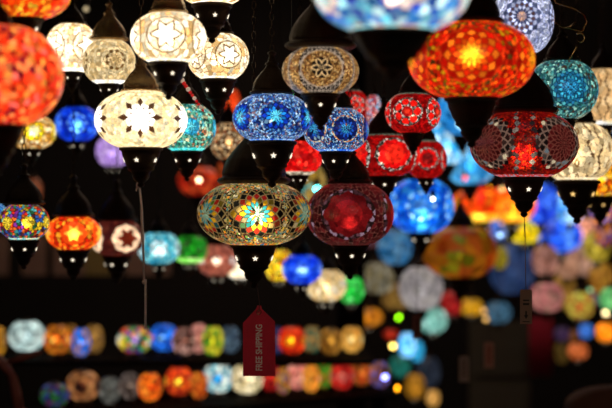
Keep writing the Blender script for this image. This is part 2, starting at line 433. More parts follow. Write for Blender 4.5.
multi = dict(kind='rosette', n=7, rm=.24, N=8, K=2, p=pal('c82818 2858a8 d8b020 287848 803090 e06820 48a8a8 4a2030'), g=hx('1c120c'), c=.15, gw=.16,
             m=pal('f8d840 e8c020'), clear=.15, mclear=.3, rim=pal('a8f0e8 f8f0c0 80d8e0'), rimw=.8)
orange2 = dict(kind='star', n=5, rm=.50, p=pal('d82808 f04810 b81808 f87818 c02008 ffa828'), g=hx('701808'), c=.17, gw=.1, m=pal('e84810 ffc040'), clear=.15)
brownstar = dict(kind='star', n=4, rm=.62, p=pal('401410 501c14 381010'), g=hx('301008'), c=.2, gw=.08, m=pal('f0c8a0 682010'), clear=.1)
redglow = dict(kind='beads', p=pal('f02808 ff5010 d81c08 ff7820 ff9030 c81408 ff3c10'), g=hx('c02008'), c=.13, gw=.10, clear=.08)
def beads(s, c=.22, g='181010', clear=.18, gw=.08): return dict(kind='beads', p=pal(s), g=hx(g), c=c, gw=gw, clear=clear)
def med(s, m, c=.18, n=5, rm=.45, g='181010', clear=.15, mclear=.3): return dict(kind='rosette', n=n, rm=rm, N=8, K=3, p=pal(s), m=pal(m), g=hx(g), c=c, gw=.08, clear=clear, mclear=mclear)

# ------------------------------------------------------------------ near lamps
lamp('large orange-red globe lamp, out of focus, at the left edge, biggest on the left side', -3, 76, 132, 98, 1.80, dict(redglow, p=pal('f83c18 ff6a28 e83010 ff8a48 f85020 801020 ffa040 f86858 c02818'), gw=.05, c=.10), 1.05, bulb=0, stars=None, capw=.26)
lamp('orange lamp at the very top left corner, hanging behind the large orange-red globe', 24, -7, 94, 51, 2.0, dict(redglow, p=pal('f84808 ffa020 d82808 ffc030 ff6a10 b81808')), .95, bulb=.8)
lamp('white glowing lamp with round medallions, right of the large orange-red globe', 72, 48, 53, 48, 2.70, dict(cream, n=4, rm=.62), 1.35, rot=38, bulb=1.2, capw=.5)
lamp('pale speckled lamp with dark flecks under a tall shiny brass bell cap', 109, 62, 53, 44, 2.60, dict(creamdark, kind='rosette', n=4, rm=.55, N=9, K=8, m=pal('b0905c c8aa74 c0a070 d8c090 60401c c8b080 e0c898'), mg=.05, mgc=hx('80602c'), mclear=.05), 1., rot=15, cap='g', capw=.72, bulb=.6)
lamp('round cream lamp with a six-pointed star medallion, in the upper left white cluster', 168.5, 38, 76, 50, 2.14, dict(cream, rm=.52), 1.15, rot=-4, cap='g', capw=.5, cupw=.52, srot=.35)
lamp('white lamp cut by the top edge, its cup with one bright star below', 212, -11, 66, 32, 2.30, cream, 1.4, cupw=.62, srot=.25)
lamp('cream crackled lamp behind the one with the star medallion, upper left cluster', 218, 57, 62, 46, 2.50, dict(cream, n=5, rm=.46), 1.1, rot=22, cupw=.6, srot=.5)
lamp('large cream lamp with a dark-petalled white flower, thin tag string under it', 141, 120, 93, 56, 2.25, flower, 1.08, rot=-1, cap='g', capw=.42, cupw=.46, bulb=1.3, srot=-.15)
lamp('teal lamp with a bright turquoise flower, half behind the large cream lamp', 187, 128, 58, 47, 2.60, teal, 1.05, rot=8, bulb=.35, cupw=.55, srot=.3)
lamp('small brown speckled lamp left of the blue mosaic lamps', 229, 141, 38, 37, 3.0, med('8a6840 b89060 5a3c24 d8b888 402818 b05828', 'c8a070 7a5430 e0c8a0'), .95, stars=None)
lamp('deep blue lamp with a bright white spot, behind a thin chain at upper left', 77, 124, 44, 34, 3.3, med('0c38c8 1850e8 0828a0 3878f8 0a30b0', '58a0ff 2868f8 78b8ff', c=.25, g='0a20a0', clear=.3), 1., bulb=1.3, cool=True, stars='w')
lamp('lilac blurred lamp peeking out under the large cream lamp', 113, 151, 34, 30, 3.9, beads('b088d8 c8a0e8 a078c8 d8b8f0', g='8868b0'), .9, cool=True)
lamp('white and yellow lamp under the large orange-red globe at left', 32, 132, 48, 33, 3.0, med('e8b050 f0d090 c88830 fff0c0 a86820', 'fff8c0 f8e020 f0c010'), 1.0, rot=5)
lamp('small orange lamp cut by the left edge below the large orange-red globe', -3, 143, 20, 22, 3.2, beads('f0a030 d87818 ffc860'), 1.)
lamp('multicoloured lamp with yellow flowers and dome cap near the left edge', 24, 222, 51, 36, 2.60, multi, 1.0, rot=10, capw=.8, cupw=.62, srot=.25)
lamp('bright blue lamp cut by the left edge beside the multicoloured lamp', -8, 218, 32, 29, 2.85, beads('2878d0 48a8e8 1858b0 80c8f0', g='103870'), 1., cool=True)
lamp('red and orange flowered lamp with dome cap, right of the multicoloured lamp', 73.5, 233, 55, 34, 2.80, orange2, 1.1, rot=0, capw=.75, cupw=.6, srot=.1)
lamp('dark brown lamp with a pale ring around a brown star, at left', 117, 238, 54, 36, 3.1, brownstar, 1.05, rot=24, capw=.75, cupw=.55, bulb=.5, srot=-.3)
lamp('light turquoise blurred lamp right of the brown star lamp', 159, 248, 42, 31, 3.6, med('2898b8 58c8d8 187898 98e8e8', 'c8ffff f0ffff 70e0f0'), 1., cool=True, bulb=1.2)
lamp('green blurred lamp with a pale green lower rim', 190, 249, 36, 27, 3.85, dict(beads('188818 28a828 0c5c10 406030'), rim=pal('a8ff70 d0ffa0 58e030'), rimw=.55), .95)
lamp('pinkish lamp with white star spots, left below the central mosaic lamp', 217, 260, 40, 30, 3.95, med('984838 c87058 703028 b86850', 'fff8f0 ffe0d0 c07058', n=7, rm=.24), .95)
lamp('small white blurred lamp tucked behind the cup of the central mosaic lamp', 240, 270, 27, 16, 4.15, beads('fff0d0 ffe8b8 ffffff', g='f0d8a0'), 1.2)
lamp('yellow and orange blurred lamp just right of the central lamp cup', 279, 265, 29, 31, 3.7, beads('f8d818 f0b010 e07810 c03810 fff050 f8c818', c=.3), 1.)
lamp('royal blue blurred lamp with a pale core, below right of the central lamp', 302, 269, 40, 29, 3.5, med('1038d8 1c50f0 0c28b0 3870f8', '98c8ff 4888ff 2860f0', g='0c28b8', clear=.3), 1., cool=True, bulb=1.2)
lamp('cream blurred lamp under the dark maroon lamp', 326, 285, 41, 31, 3.8, beads('f0d8a0 ffe8b8 d8b070 fff4d8 e8c888', g='987040', c=.25), .95)
lamp('bright green blurred lamp right of the cream blurred one', 351, 290, 27, 26, 4.05, beads('18b838 30d848 109028 70f080', g='106018'), .9, cool=True)
lamp('central mosaic lamp in sharp focus with multicoloured diamond flowers, red tag hanging below', 254, 213.5, 114, 62, 2.42, hero, 1.0, rot=3, capw=.62, cupw=.41, bulb=1.55, bz=-.30, srot=0.1)
lamp('blue mosaic lamp with a turquoise sunflower, above the central lamp', 272, 118, 79, 48, 2.27, blue, 1.0, rot=6, capw=.55, cupw=.62, bulb=.35, srot=.1)
lamp('blue and orange beaded lamp right of and lower than the turquoise sunflower lamp', 336, 130, 66, 44, 2.42, blue2, .95, rot=18, cupw=.5, bulb=.3, srot=-.2)
lamp('dim brown lamp with a fine pale net pattern under a dark dome', 320.5, 71, 77, 47, 2.18, net, .9, rot=2, capw=.9, cupw=.5, bulb=.6, srot=0)
lamp('big pale blue blurred lamp cut by the top edge, dark cup below', 392, -8, 156, 80, 1.62, bigblue, 1.05, rot=8, cupw=.54, cupz=.60, bulb=.6, stars=None)
lamp('large orange-red mosaic lamp with a yellow flower centre, upper right', 471.5, 60.5, 127, 75, 2.08, orange, 1.02, rot=0, cupw=.42, bulb=.85, bz=.1, capw=.5, stars=None)
lamp('pale lilac mosaic lamp at the top edge, behind the large orange-red one', 523, 20, 62, 66, 2.22, lilac, .95, rot=-2, bulb=0, cool=True, stars=None)
lamp('teal mosaic lamp with a blue scaled medallion, at upper right', 562, 90, 72, 58, 2.54, teal2, .95, rot=14, bulb=.3, cool=True, srot=.2)
lamp('dark red mosaic lamp with two spiky medallions, string and tag below', 524, 144.5, 108, 65, 2.36, darkred, .95, rot=46, capw=.62, cupw=.40, bulb=1.05, bz=-.35, srot=.12)
lamp('cream lamp with wavy dark lines behind the dark red mosaic lamp', 577, 152, 74, 58, 2.70, dict(cream, kind='waves', n=6, p=pal('e8cc98 f0d8a8 e0c088'), g=hx('6a4828'), c=.16, gw=.03, rim=pal('fff0c8 f8e0b0')), .95, rot=30, cupw=.62, stars='g', srot=-.4)
lamp('tan lamp cut by the right edge, beside the teal mosaic lamp', 603, 97, 52, 56, 2.9, dict(cream, kind='waves', p=pal('e0b880 e8c490 d8ac74'), g=hx('b08850'), c=.3, gw=.05, rm=.3), .9, stars='g', bulb=0)
lamp('red lamp with white-dotted flower medallions, above the beaded red pair', 413, 113, 56, 40, 2.60, redring, 1., rot=-12, bulb=.7, stars=None)
lamp('red lamp with a white-beaded round medallion, left one of the pair', 384, 155, 72, 42, 2.72, redring2, .95, rot=18, bulb=.8, srot=0)
lamp('small red lamp with a beaded dark-centred medallion, right one of the pair', 426, 159, 42, 38, 2.86, dict(redring2, m=pal('d81010 701010 f04030')), .95, rot=5, bulb=.4, srot=0)
lamp('red lamp with white petals peeking out beside the blue and orange lamp', 350, 106, 37, 32, 2.86, redring, 1., rot=20, bulb=.4, stars=None)
lamp('slim red, white and blue lamp between the two red flowered lamps', 374, 112, 16, 34, 3.0, beads('e02018 f0e0e0 b81010 60b0d8'), .9, stars=None)
lamp('plain red lamp with beaded lower rim between the central and blue lamps', 300, 158, 44, 34, 2.72, dict(beads('d81010 e82018 c00c0c f03828', g='a00c0c', c=.2), rim=pal('b8a890 706050 d8c8b0'), rimw=.7), 1., srot=.1, bulb=.6)
lamp('dark maroon lamp with a scalloped outline and red core, right of the central lamp', 350, 214, 88, 62, 2.60, maroon, 1., rot=-3, bulb=.75, bz=-.3, cupw=.42, srot=.1)
lamp('bright blue blurred lamp with a white glow, right of the dark maroon lamp', 421, 206, 66, 53, 3.6, med('0c60e0 1878f0 0848b8 38a0f8 1058d0', '60b8ff 2890f8 a0e0ff', g='0838a0', c=.22, clear=.25), .95, cool=True, bulb=1.4, bz=-.5, cupw=.4)
lamp('yellow and teal blurred lamp behind the red lamp above the central one', 312, 184, 28, 36, 3.9, beads('b08830 d0a850 70602c 68785c 50b8b8', c=.35, g='403018'), .8, stars=None)
lamp('speckled orange lamp at the right edge below the cream lamps', 600, 178, 52, 36, 3.1, beads('ffa818 f88010 ffd040 d85808 fff0a0 983808', c=.15), 1.0, cupw=.6, stars='g')
# sky blue blurred group
lamp('sky blue blurred lamp behind the cup of the large orange-red mosaic lamp', 462, 112, 50, 46, 3.9, beads('38a0e8 58b8f0 2080c8 a0e0ff 1868a8', c=.4, g='2080c8'), .95, cool=True, bulb=1.2, bz=-.5, stars=None)
lamp('pale sky blue lamp with white glow left of the dark red mosaic lamp', 447, 143, 46, 42, 4.1, beads('48b0e8 80d0f8 2890c8 d0f4ff', c=.4, g='2880b8'), 1., cool=True, bulb=1.3, stars=None)
lamp('light blue blurred lamp tucked at the lower left of the dark red mosaic lamp', 470, 164, 50, 40, 4.3, beads('48a8e8 60c0f0 3090d0 90d8ff', c=.4, g='2880c0'), .85, cool=True, stars=None)
lamp('light blue blurred lamp at the right edge beside the cream lamps', 604, 122, 24, 24, 3.7, beads('3090e0 58b0f0 2070c0', g='1858a8'), .9, cool=True, stars=None)
# orange clusters behind
lamp('fiery orange blurred lamp behind, left one of two under the dark red lamp', 479, 205, 54, 34, 4.4, dict(beads('f84808 ff8010 e02808 ffa820 ff6010', c=.3, g='c83008'), rim=pal('ffd040 ffb020'), rimw=.4), 1.05, capw=.4, bz=-.5)
lamp('fiery orange blurred lamp behind, right one of two under the dark red lamp', 512, 204, 48, 36, 4.7, dict(beads('f84808 ff8010 e02808 ffa820 ff6010', c=.3, g='c83008'), rim=pal('ffc030 ffa020'), rimw=.4), 1.05, capw=.4, bz=-.5)
lamp('dim red blurred lamp with a bright core, below the teal flower lamp', 199, 181, 42, 28, 4.6, beads('a02010 d83818 701008 f05828', c=.3, g='501008', clear=.3), .85, stars=None, bulb=1.)
lamp('dim orange blurred lamp right of the dim red one at left', 225, 176, 18, 30, 4.8, beads('a03010 b85020 702808', c=.4), .7, stars=None)
lamp('small orange-red flame-coloured blurred lamp above the brown speckled lamp', 233, 103, 14, 26, 4.0, beads('e04010 c83010 f06028', c=.4, g='c03010'), .9, stars=None)

# ------------------------------------------------------------------ blurred crowd at right
G1 = 'blurred lamps far back on the right'
crowd = [
 # label, cx, cy, w, h, D, colours, gain, cool
 ('deep blue blurred lamp just under the dark red lamp cup at right', 541, 204, 34, 40, 4.9, '1838c8 2858e8 1028a0 4880f0', .9, 1),
 ('blue and white blurred lamp under the cream lamp cup', 570, 206, 28, 34, 5.0, '48a0e8 80c0f0 2870d0 c0e8ff', .95, 1),
 ('blue blurred lamp with pale centre below the two blue ones at right', 560, 236, 44, 32, 5.3, '1848d8 2868f0 1038b0 60a0ff', .95, 1),
 ('yellow blurred lamp behind the string under the dark red lamp', 524, 230, 36, 24, 5.2, 'f0d010 e8b808 c8d020 f8e850', .95, 0),
 ('salmon pink blurred lamp right of the blue ones', 585, 230, 22, 22, 5.4, 'f0a080 f8b898 e09070', .9, 0),
 ('lilac and blue small blurred lamp left of the yellow one', 498, 229, 20, 20, 5.6, '3868c8 5890e0 8088c0', .75, 1),
 ('dark red small blurred lamp under the fiery orange pair', 482, 229, 20, 16, 5.1, '701018 901820 50080c', .6, 0),
 ('multicoloured blurred lamp at the right edge under the speckled orange lamp', 602, 210, 24, 26, 4.5, 'f07030 e0c030 4060d0 d83020 f0a0a0', .8, 0),
 ('pink and yellow blurred lamp near the right edge, beneath the multicoloured one', 604, 234, 20, 24, 4.9, 'c05020 e09848 903018 5858a8', .6, 0),
 ('large dim amber blurred lamp centre right with an orange top', 460, 252, 76, 50, 4.2, '904010 a86010 804808 787010 983808', .55, 0),
 ('dim blue blurred lamp right of the maroon lamp, lower', 395, 247, 34, 34, 4.8, '3078b0 4890c0 205078 6898b8', .55, 1),
 ('dim pinkish blurred lamp under the maroon lamp right side', 372, 238, 20, 18, 5.0, '704048 583038 885860', .4, 0),
 ('pale cream dim lamp between the bright green and large amber lamps', 378, 278, 34, 30, 5.0, '908870 a09880 786840', .5, 0),
 ('dim olive and orange lamp low between the cream and white blurred ones', 396, 296, 30, 26, 5.3, '906830 a88038 604820', .5, 0),
 ('large pale grey blurred lamp below the large amber lamp', 421, 288, 44, 42, 4.6, 'a8a0a0 b8b0a8 989090', .6, 1),
 ('deep blue dim blurred lamp at centre right, right of the large amber lamp', 512, 268, 46, 50, 5.6, '304878 405888 283c68', .45, 1),
 ('yellow green dim lamp right of the large amber lamp', 500, 258, 16, 22, 5.0, 'a09020 b8a030 806818', .5, 0),
 ('dim pink blurred lamp left of the peach pair', 545, 260, 26, 30, 5.2, 'b07868 986050 c08878', .55, 0),
 ('peach blurred lamp, left one of the peach pair at right', 567, 262, 26, 32, 5.4, 'b88468 a87458 c89878', .6, 0),
 ('peach blurred lamp, right one of the peach pair at right', 585, 258, 24, 34, 5.6, 'c09078 b08068 d0a890', .6, 0),
 ('mustard yellow blurred lamp right of the peach pair', 597, 246, 28, 30, 5.0, 'b8a030 c8b848 988020', .65, 0),
 ('amber blurred lamp near the right edge below the mustard one', 601, 278, 26, 30, 5.2, 'a06820 b88030 c09030', .6, 0),
 ('rosy blurred lamp below the peach pair', 547, 297, 34, 28, 5.0, 'b86868 c88078 a87868', .6, 0),
 ('ochre blurred lamp between the rosy and yellow ones', 564, 290, 22, 36, 5.7, 'a87830 b88838 886020', .5, 0),
 ('yellow blurred lamp with red rim below the amber one', 580, 305, 28, 26, 5.1, 'c0b040 b85828 d0c850 a83820', .65, 0),
 ('grey lilac small blurred lamp near the lower right edge', 597, 297, 12, 14, 5.6, '706878 807888', .5, 1),
 ('pale green blurred lamp at the right edge', 610, 299, 20, 22, 4.8, '60b868 80d080', .7, 1),
 ('amber dim lamp with gold glow above the green spot', 366, 317, 34, 18, 5.3, 'c87818 e89828 904808', .7, 0),
 ('pale aqua blurred lamp left of the dark doorway', 433, 320, 28, 25, 5.2, '70b0a0 90c8b8 508880 b0e0d8', .8, 1),
 ('dim red blurred lamp above the dark doorway', 452, 303, 22, 24, 5.4, '981818 b02828 781010', .7, 0),
 ('golden blurred lamp hanging above the dark doorway', 471, 307, 24, 16, 5.6, 'a87818 d8a020 e0a010', .7, 0),
 ('grey blue blurred lamp right of the golden one above the doorway', 498, 312, 26, 20, 5.8, '406880 5080a0 304858', .6, 1),
 ('dim violet blurred lamp at lower right', 562, 334, 16, 14, 5.6, '382848 483050', .5, 1),
 ('blue blurred lamp at lower right', 586, 331, 14, 14, 5.7, '3868c0 4888e0', .8, 1),
 ('orange blurred lamp at the right edge, lower right', 606, 332, 20, 18, 5.2, 'f08010 ff9820', 1.0, 0),
 ('dim brown blurred lamp left of the lower right blue one', 574, 336, 14, 12, 5.9, '704018 885020', .5, 0),
 ('salmon orange blurred lamp low at right', 578, 351, 20, 16, 5.4, 'c06030 e07840 a04818', .75, 0),
 ('dim olive blurred lamp left of the salmon orange one', 562, 352, 14, 22, 5.8, '584018 403010 685020', .5, 0),
 ('blue and white bright blurred lamp at centre bottom, left of the dark doorway', 407, 345, 17, 24, 5.0, '60b8f0 c0f0ff 3898d8', 1.2, 1),
 ('turquoise blurred lamp right of the blue and white one at centre bottom', 417, 351, 13, 20, 5.4, '2898c8 40b0d8', .9, 1),
 ('small dim red lamp above the amber spot at centre bottom', 391, 334, 14, 9, 5.5, 'a02010 c03018', .7, 0),
 ('dim teal blurred lamp behind the end of the lower lamp row', 400, 366, 20, 20, 5.9, '207868 309080 185048', .6, 1),
 ('gold blurred lamp right of the lower lamp row', 415, 386, 20, 24, 5.6, 'a87018 c88828 785010', .65, 0),
 ('tan blurred lamp at the bottom right of the lower lamp row', 433, 398, 13, 16, 5.2, 'c89040 d8a860', .75, 0),
 ('dim grey blurred lamp at the bottom, left of the pale tags', 428, 372, 24, 30, 6.0, '303848 404858', .35, 1),
]
for (lb, cx, cy, w, h, D, ps, gn, cool) in crowd:
    lamp(lb, cx, cy, w, h, D, beads(ps, c=.34, g=ps.split()[0]), gn*1.1, cool=bool(cool), bulb=.7 if gn > .6 else .35,
         stars='w' if gn > .6 and w > 18 else None, capw=.4, cupw=.36, group=G1)

# ------------------------------------------------------------------ small lamps standing on the two shelves
TB = lathe([(.75,-.32),(.8,-.30),(.72,-.22),(.40,-.15),(.34,-.08),(.5,0)], 16); TB.materials.append(BRONZE)
TC = lathe([(.5,0),(.46,.06),(.2,.14),(.08,.2),(0,.24)], 16); TC.materials.append(BRONZE)
def table_lamp(label, cx, cy, w, h, D, st, gain, cool, group, rot=0):
    seedc[0] += 1
    R = w*D/F/2; H = h*D/F/2
    root = thing('table_lamp', label, 'lamp', P(cx, cy, D)-Vector((0, 0, H+.32*R)), group)
    z = H+.32*R
    g = obj('globe', globe_mesh(R, H, st, seedc[0]*1.1, 64, 26, gain), None, root, (0, 0, z)); g.rotation_euler.z = math.radians(rot)
    b = obj('bulb', BC if cool else BW, None, root, (0, 0, z)); b.scale = (R*.24,)*3
    f = obj('base', TB, None, root, (0, 0, z-H)); f.scale = (R*.8, R*.8, R)
    c = obj('top_cap', TC, None, root, (0, 0, z+H)); c.scale = (R*.8,)*3
    return z
rows = [
 # upper shelf: constant distance
 ('gold ringed small lamp at the left end of the upper row', -2, 333, 17, 28, 0, 'b07818 d89828 785010', 'e0a030 604010 c08020', .9, 0),
 ('white crackled wide small lamp in the upper row', 27, 338, 36, 29, .05, 'c8e0dc b0ccc8 e8fff8', None, .9, 1),
 ('orange small lamp with a bright round centre in the upper row', 57, 341, 27, 28, 0, 'c06818 a04810 e08820 704010', 'ffe060 ff7010 c03008', 1., 0),
 ('amber small lamp beside the blue striped one in the upper row', 70, 341, 18, 27, .1, '986018 b88030 604010', None, .8, 0),
 ('bright blue striped small lamp in the upper row', 81, 340, 19, 27, -.04, '1868e0 2888f8 1048a8 c08838', None, 1., 1),
 ('gold and brown small lamp right of the blue striped one', 94, 340, 19, 27, .08, '986828 b88840 705028', None, .75, 0),
 ('multicoloured small lamp with a violet dot, upper row', 135, 346, 36, 25, 0, 'c82818 d8c030 28a050 e0e0d0 6030a0 205848 d87840', None, 1., 0),
 ('bright blue small lamp with pale centre in the upper row', 164, 341, 27, 26, .10, '1860d8 2880f0 1040a0', '90d0ff 3080f0 2060d0', 1., 1),
 ('brown and pink small lamp right of the bright blue one, upper row', 184, 343, 24, 26, 0, 'a06858 704038 d0a090 503028', None, .8, 0),
 ('pink small lamp left of the yellow green one, upper row', 199, 341, 18, 28, .09, 'd88878 b86858 e8a898', None, .85, 0),
 ('yellow and green small lamp in the upper row', 213, 337, 22, 28, -.02, 'c8c020 60a828 e8d838 307820', None, .85, 0),
 ('dim grey blue small lamp left of the red tag, upper row', 230, 338, 20, 26, .08, '486078 304050 607888', None, .6, 1),
 ('dim violet small lamp right behind the red tag, upper row', 277, 340, 14, 26, .08, '303868 484070', None, .6, 1),
 ('red small lamp with yellow round centre right of the red tag', 292, 340, 28, 26, 0, 'd02808 e84010 a81808', 'ffd020 ff8010 f03808', 1.05, 0),
 ('green and brown small lamp in the upper row, right of the red one', 312, 341, 19, 25, .1, '488060 806038 386048 b08848', None, .75, 0),
 ('amber patterned small lamp in the upper row near its right end', 331, 342, 24, 25, 0, 'a87020 885018 c89038 604010', None, .85, 0),
 ('cream glowing small lamp at the right end of the upper row', 352, 339, 22, 25, .08, 'd89838 e8b050 b87828', 'fff0b0 ffd070 e8a850', 1., 0),
]
for i, (lb, cx, cy, w, h, dd, ps, ms, gn, cool) in enumerate(rows):
    st = med(ps, ms, c=.3) if ms else beads(ps, c=.3)
    base_y = 357.5
    D = 4.2+dd*.8; R = w*D/F/2; H = h*D/F/2
    # stand on the shelf top
    zt = P(0, base_y, 4.2).z; want = zt+H+.32*R
    py = 204+(CZ-want)*F/D
    table_lamp(lb, cx, py, w, h, D, st, gn, cool, 'small lamps on the upper shelf', rot=-8)
rows2 = [
 ('dim green and violet small lamp at the left end of the lower row', 55, 403, 30, 22, ' 287830 384888 602858', None, .5, 0),
 ('brown small lamp with a dark star in the lower row', 83, 395, 34, 28, 'a86840 c88850 885028', '281008 502010 c88048', .75, 0),
 ('dim grey small lamp, left one of two in the lower row', 110, 396, 22, 26, '606058 888880 303030', None, .6, 0),
 ('dim grey small lamp, right one of two in the lower row', 130, 395, 20, 26, '706058 908078 403028', None, .6, 0),
 ('orange small lamp right of the grey pair, lower row', 150, 392, 24, 27, 'e85810 f87818 c03808 ffa030', None, .95, 0),
 ('red orange small lamp with a yellow hot centre, lower row', 179, 390, 28, 27, 'c83010 e85818 902010', 'ffe040 ffa020 e03010', 1.05, 0),
 ('orange and brown small lamp left of the blue centred one, lower row', 199, 389, 18, 26, 'd05818 a83810 e88828', None, .8, 0),
 ('white small lamp with a blue round centre, lower row', 218, 388, 30, 28, 'f0f0e0 98d8e0 e0e8d8 60a8b8', '2898d8 40a8e0 f0fff8', 1., 1),
 ('cream small lamp under the red tag, lower row', 247, 383, 32, 29, 'e8d8a8 f8e8c0 c8b078', None, .95, 0),
 ('red small lamp just right of the red tag, lower row', 270, 382, 20, 26, 'b81818 d02820 801010', None, .8, 0),
 ('yellow and violet small lamp, lower row', 283, 381, 15, 26, 'c8a020 602878 d87020', None, .75, 0),
 ('pink small lamp, lower row', 297, 379, 20, 28, 'e88878 f0a890 c86058', None, .9, 0),
 ('orange small lamp with a bright white middle, lower row', 311, 380, 18, 26, 'e88828 f8b040 c86010', 'fff0d0 ffb040 e07010', 1., 0),
 ('green small lamp, lower row', 324, 378, 18, 26, '208820 38a830 c87018', None, .75, 0),
 ('red small lamp with a pink ring, lower row', 342, 377, 24, 25, 'c02018 e03828 901010', '902018 f08878 c02018', .95, 0),
 ('amber and brown small lamp near the right end, lower row', 362, 375, 22, 25, 'b86020 d88030 803810 c84018', None, .8, 0),
 ('orange and violet small lamp at the right end, lower row', 380, 374, 20, 25, '885028 b87028 503068 7070d0', None, .75, 0),
]
# the lower shelf runs away from the camera to the right: D grows with x
def lowD(px): return 3.80+(px/400)*.52
S2Z = P(0, 408.5, lowD(83)).z
for i, (lb, cx, cy, w, h, ps, ms, gn, cool) in enumerate(rows2):
    st = med(ps, ms, c=.3) if ms else beads(ps, c=.3)
    D = lowD(cx)+(.07 if i % 2 else 0); R = w*D/F/2; H = h*D/F/2
    want = S2Z+H+.32*R
    py = 204+(CZ-want)*F/D
    table_lamp(lb, cx, py, w, h, D, st, gn, cool, 'small lamps on the lower shelf')
# shelves
z1 = P(0, 357.5, 4.2).z
def shelf(label, pts, zt, legs, up=False):
    t = thing('shelf', label, 'shelf', (pts[0][0], pts[0][1], zt if up else 0))
    o = Vector((pts[0][0], pts[0][1], zt if up else 0))
    V = [Vector((x, y, z))-o for z in (zt-.012, zt) for (x, y) in pts]; n = len(pts)
    Fc = [tuple(reversed(range(n))), tuple(range(n, 2*n))]+[(i, (i+1) % n, (i+1) % n+n, i+n) for i in range(n)]
    obj('board', raw('board', V, Fc, False), WOODD, t)
    for (x, y) in legs:
        V, Fc = [], []
        if up: tube_data([(x-o.x, y-o.y, 0), (x-o.x, y-o.y, CEIL-zt)], .005, 6, V, Fc)
        else: box_data(x-.02-o.x, x+.02-o.x, y-.02-o.y, y+.02-o.y, 0, zt-.025, V, Fc)
        obj('hanging_rod' if up else 'leg', raw('leg', V, Fc, False), WOODD, t)
xl = -3.2; xr = (372-306)/F*4.2
shelf('long black shelf carrying the upper row of small lamps', [(xl, 4.10), (xr, 4.10), (xr, 4.66), (xl, 4.66)], z1, [], up=True)
box('trim_post', (xr-.09, xr, 4.66, 4.75, 0, CEIL), WOODD, 'structure')
def lowpt(px, off): d = lowD(px)+off; return ((px-306)/F*d, d)
a0 = lowpt(-30, -.12); a1 = lowpt(396, -.12); b1 = lowpt(396, .2); b0 = lowpt(-30, .2)
shelf('long black shelf carrying the lower row of small lamps', [a0, a1, b1, b0], S2Z, [(a0[0]+.06, a0[1]+.15), (b1[0]-.06, b1[1]-.08)])

# ------------------------------------------------------------------ bare bulbs seen as round discs of light
def fairy(label, px, py, D, hexc, s, r=.0085):
    r_ = r/D
    D = settle(label, px, py, 2*r*F/D, 2*r*F/D, D, .5, .1, True) if D > 3.36 else D
    r = r_*D
    col = tuple(hx(hexc)); m = mat('bulb_'+hexc, (.3,.3,.3), .4, emit=col, es=s)
    t = thing('small_bulb', label, 'bulb', P(px, py, D), 'bare bulbs among the far lamps')
    obj('glass', sphere_me(r, m, 12, 8), None, t)
    obj('socket', lathe([(.005,r*.8),(.006,r*.9),(.006,r+.014),(.003,r+.018)], 10), BLACKM, t)
    V, Fc = tube_data([(0, 0, r+.016), (0, 0, CEIL-t.location.z)], .001, 5); obj('wire', raw('wire', V, Fc), BLACKM, t)
fairy('bare bulb glowing lime green, lower centre right', 398, 317, 5.4, '90f808', 9)
fairy('bare bulb glowing warm yellow, below the lime green one', 393, 346, 5.2, 'ffd868', 8)
fairy('bare bulb glowing orange at the right end of the lower row', 396, 388, 4.6, 'ffa010', 9)
fairy('bare bulb glowing pale violet near the right end of the lower row', 385, 377, 4.02, '8088ff', 8)
fairy('bare bulb glowing warm white at the right edge', 606, 313, 5.4, 'ffe0a0', 8)
fairy('bare bulb glowing cream over the golden lamp by the doorway, upper of two', 484, 311, 5.8, 'e0a860', 3)
fairy('bare bulb glowing gold over the doorway, lower of two', 486, 319, 5.2, 'c89850', 3)
fairy('bare bulb glowing orange among blurred lamps below the orange pair', 451, 220, 4.6, 'ffa030', 5, .007)
fairy('bare bulb glowing amber under the left end of the dark red lamp', 488, 187, 4.4, 'ffb010', 6, .007)
fairy('bare bulb glowing pale gold under the dark red lamp', 502, 189, 4.4, 'a89858', 4, .007)
fairy('bare bulb glowing cream below the fiery orange lamps', 470, 224, 4.4, 'ffe8b8', 7, .007)
fairy('bare bulb glowing aqua behind the yellow and teal lamp', 317, 189, 3.6, '50e8e8', 9, .008)
fairy('tiny bare green bulb at the top right of the turquoise sunflower lamp', 292, 93, 2.45, '30e040', 3, .0035)
fairy('bare bulb glowing peach in front of the dim red lamp at left', 199, 180, 4.2, 'ffd0a0', 9, .006)  # added in front, stands in for the red lamp's own hot spot
fairy('dim bare bulb, pinkish, left of the yellow blurred lamp', 501, 223, 4.6, 'c08878', 2.6, .006)
fairy('dim bare bulb, greyish pink, just above the yellow blurred lamp', 511, 223, 4.8, '988078', 2.4, .006)
fairy('bare bulb glowing pale blue, lower left of the yellow blurred lamp', 500, 235, 4.5, 'a0c8f0', 4, .007)
fairy('dim bare bulb, aqua, under the bright blue blurred lamp', 439, 231, 4.4, '80c8c0', 3, .007)
fairy('dim red bare bulb between the sky blue lamps and the orange pair', 465, 178, 4.2, 'f04020', 3, .007)
fairy('bare bulb glowing pale green in the crowd at the right edge', 590, 290, 5.0, '80c890', 1.6, .007)
lamp('dim orange brown blurred lamp behind the dome of the multicoloured lamp', 34, 191, 16, 24, 4.9, beads('a85838 784028 c87048', c=.4), .6, stars=None, bulb=0)
fairy('bare bulb glowing cool white in front of the bright blue blurred lamp', 433, 199, 3.4, 'f0f8ff', 10, .004)
fairy('dim bare bulb beside the white glowing lamp at top left, upper of two', 86, 9, 3.9, '988868', 2.5, .006)
fairy('dim bare bulb beside the white glowing lamp at top left, lower of two', 83, 25, 3.7, '807868', 2., .006)

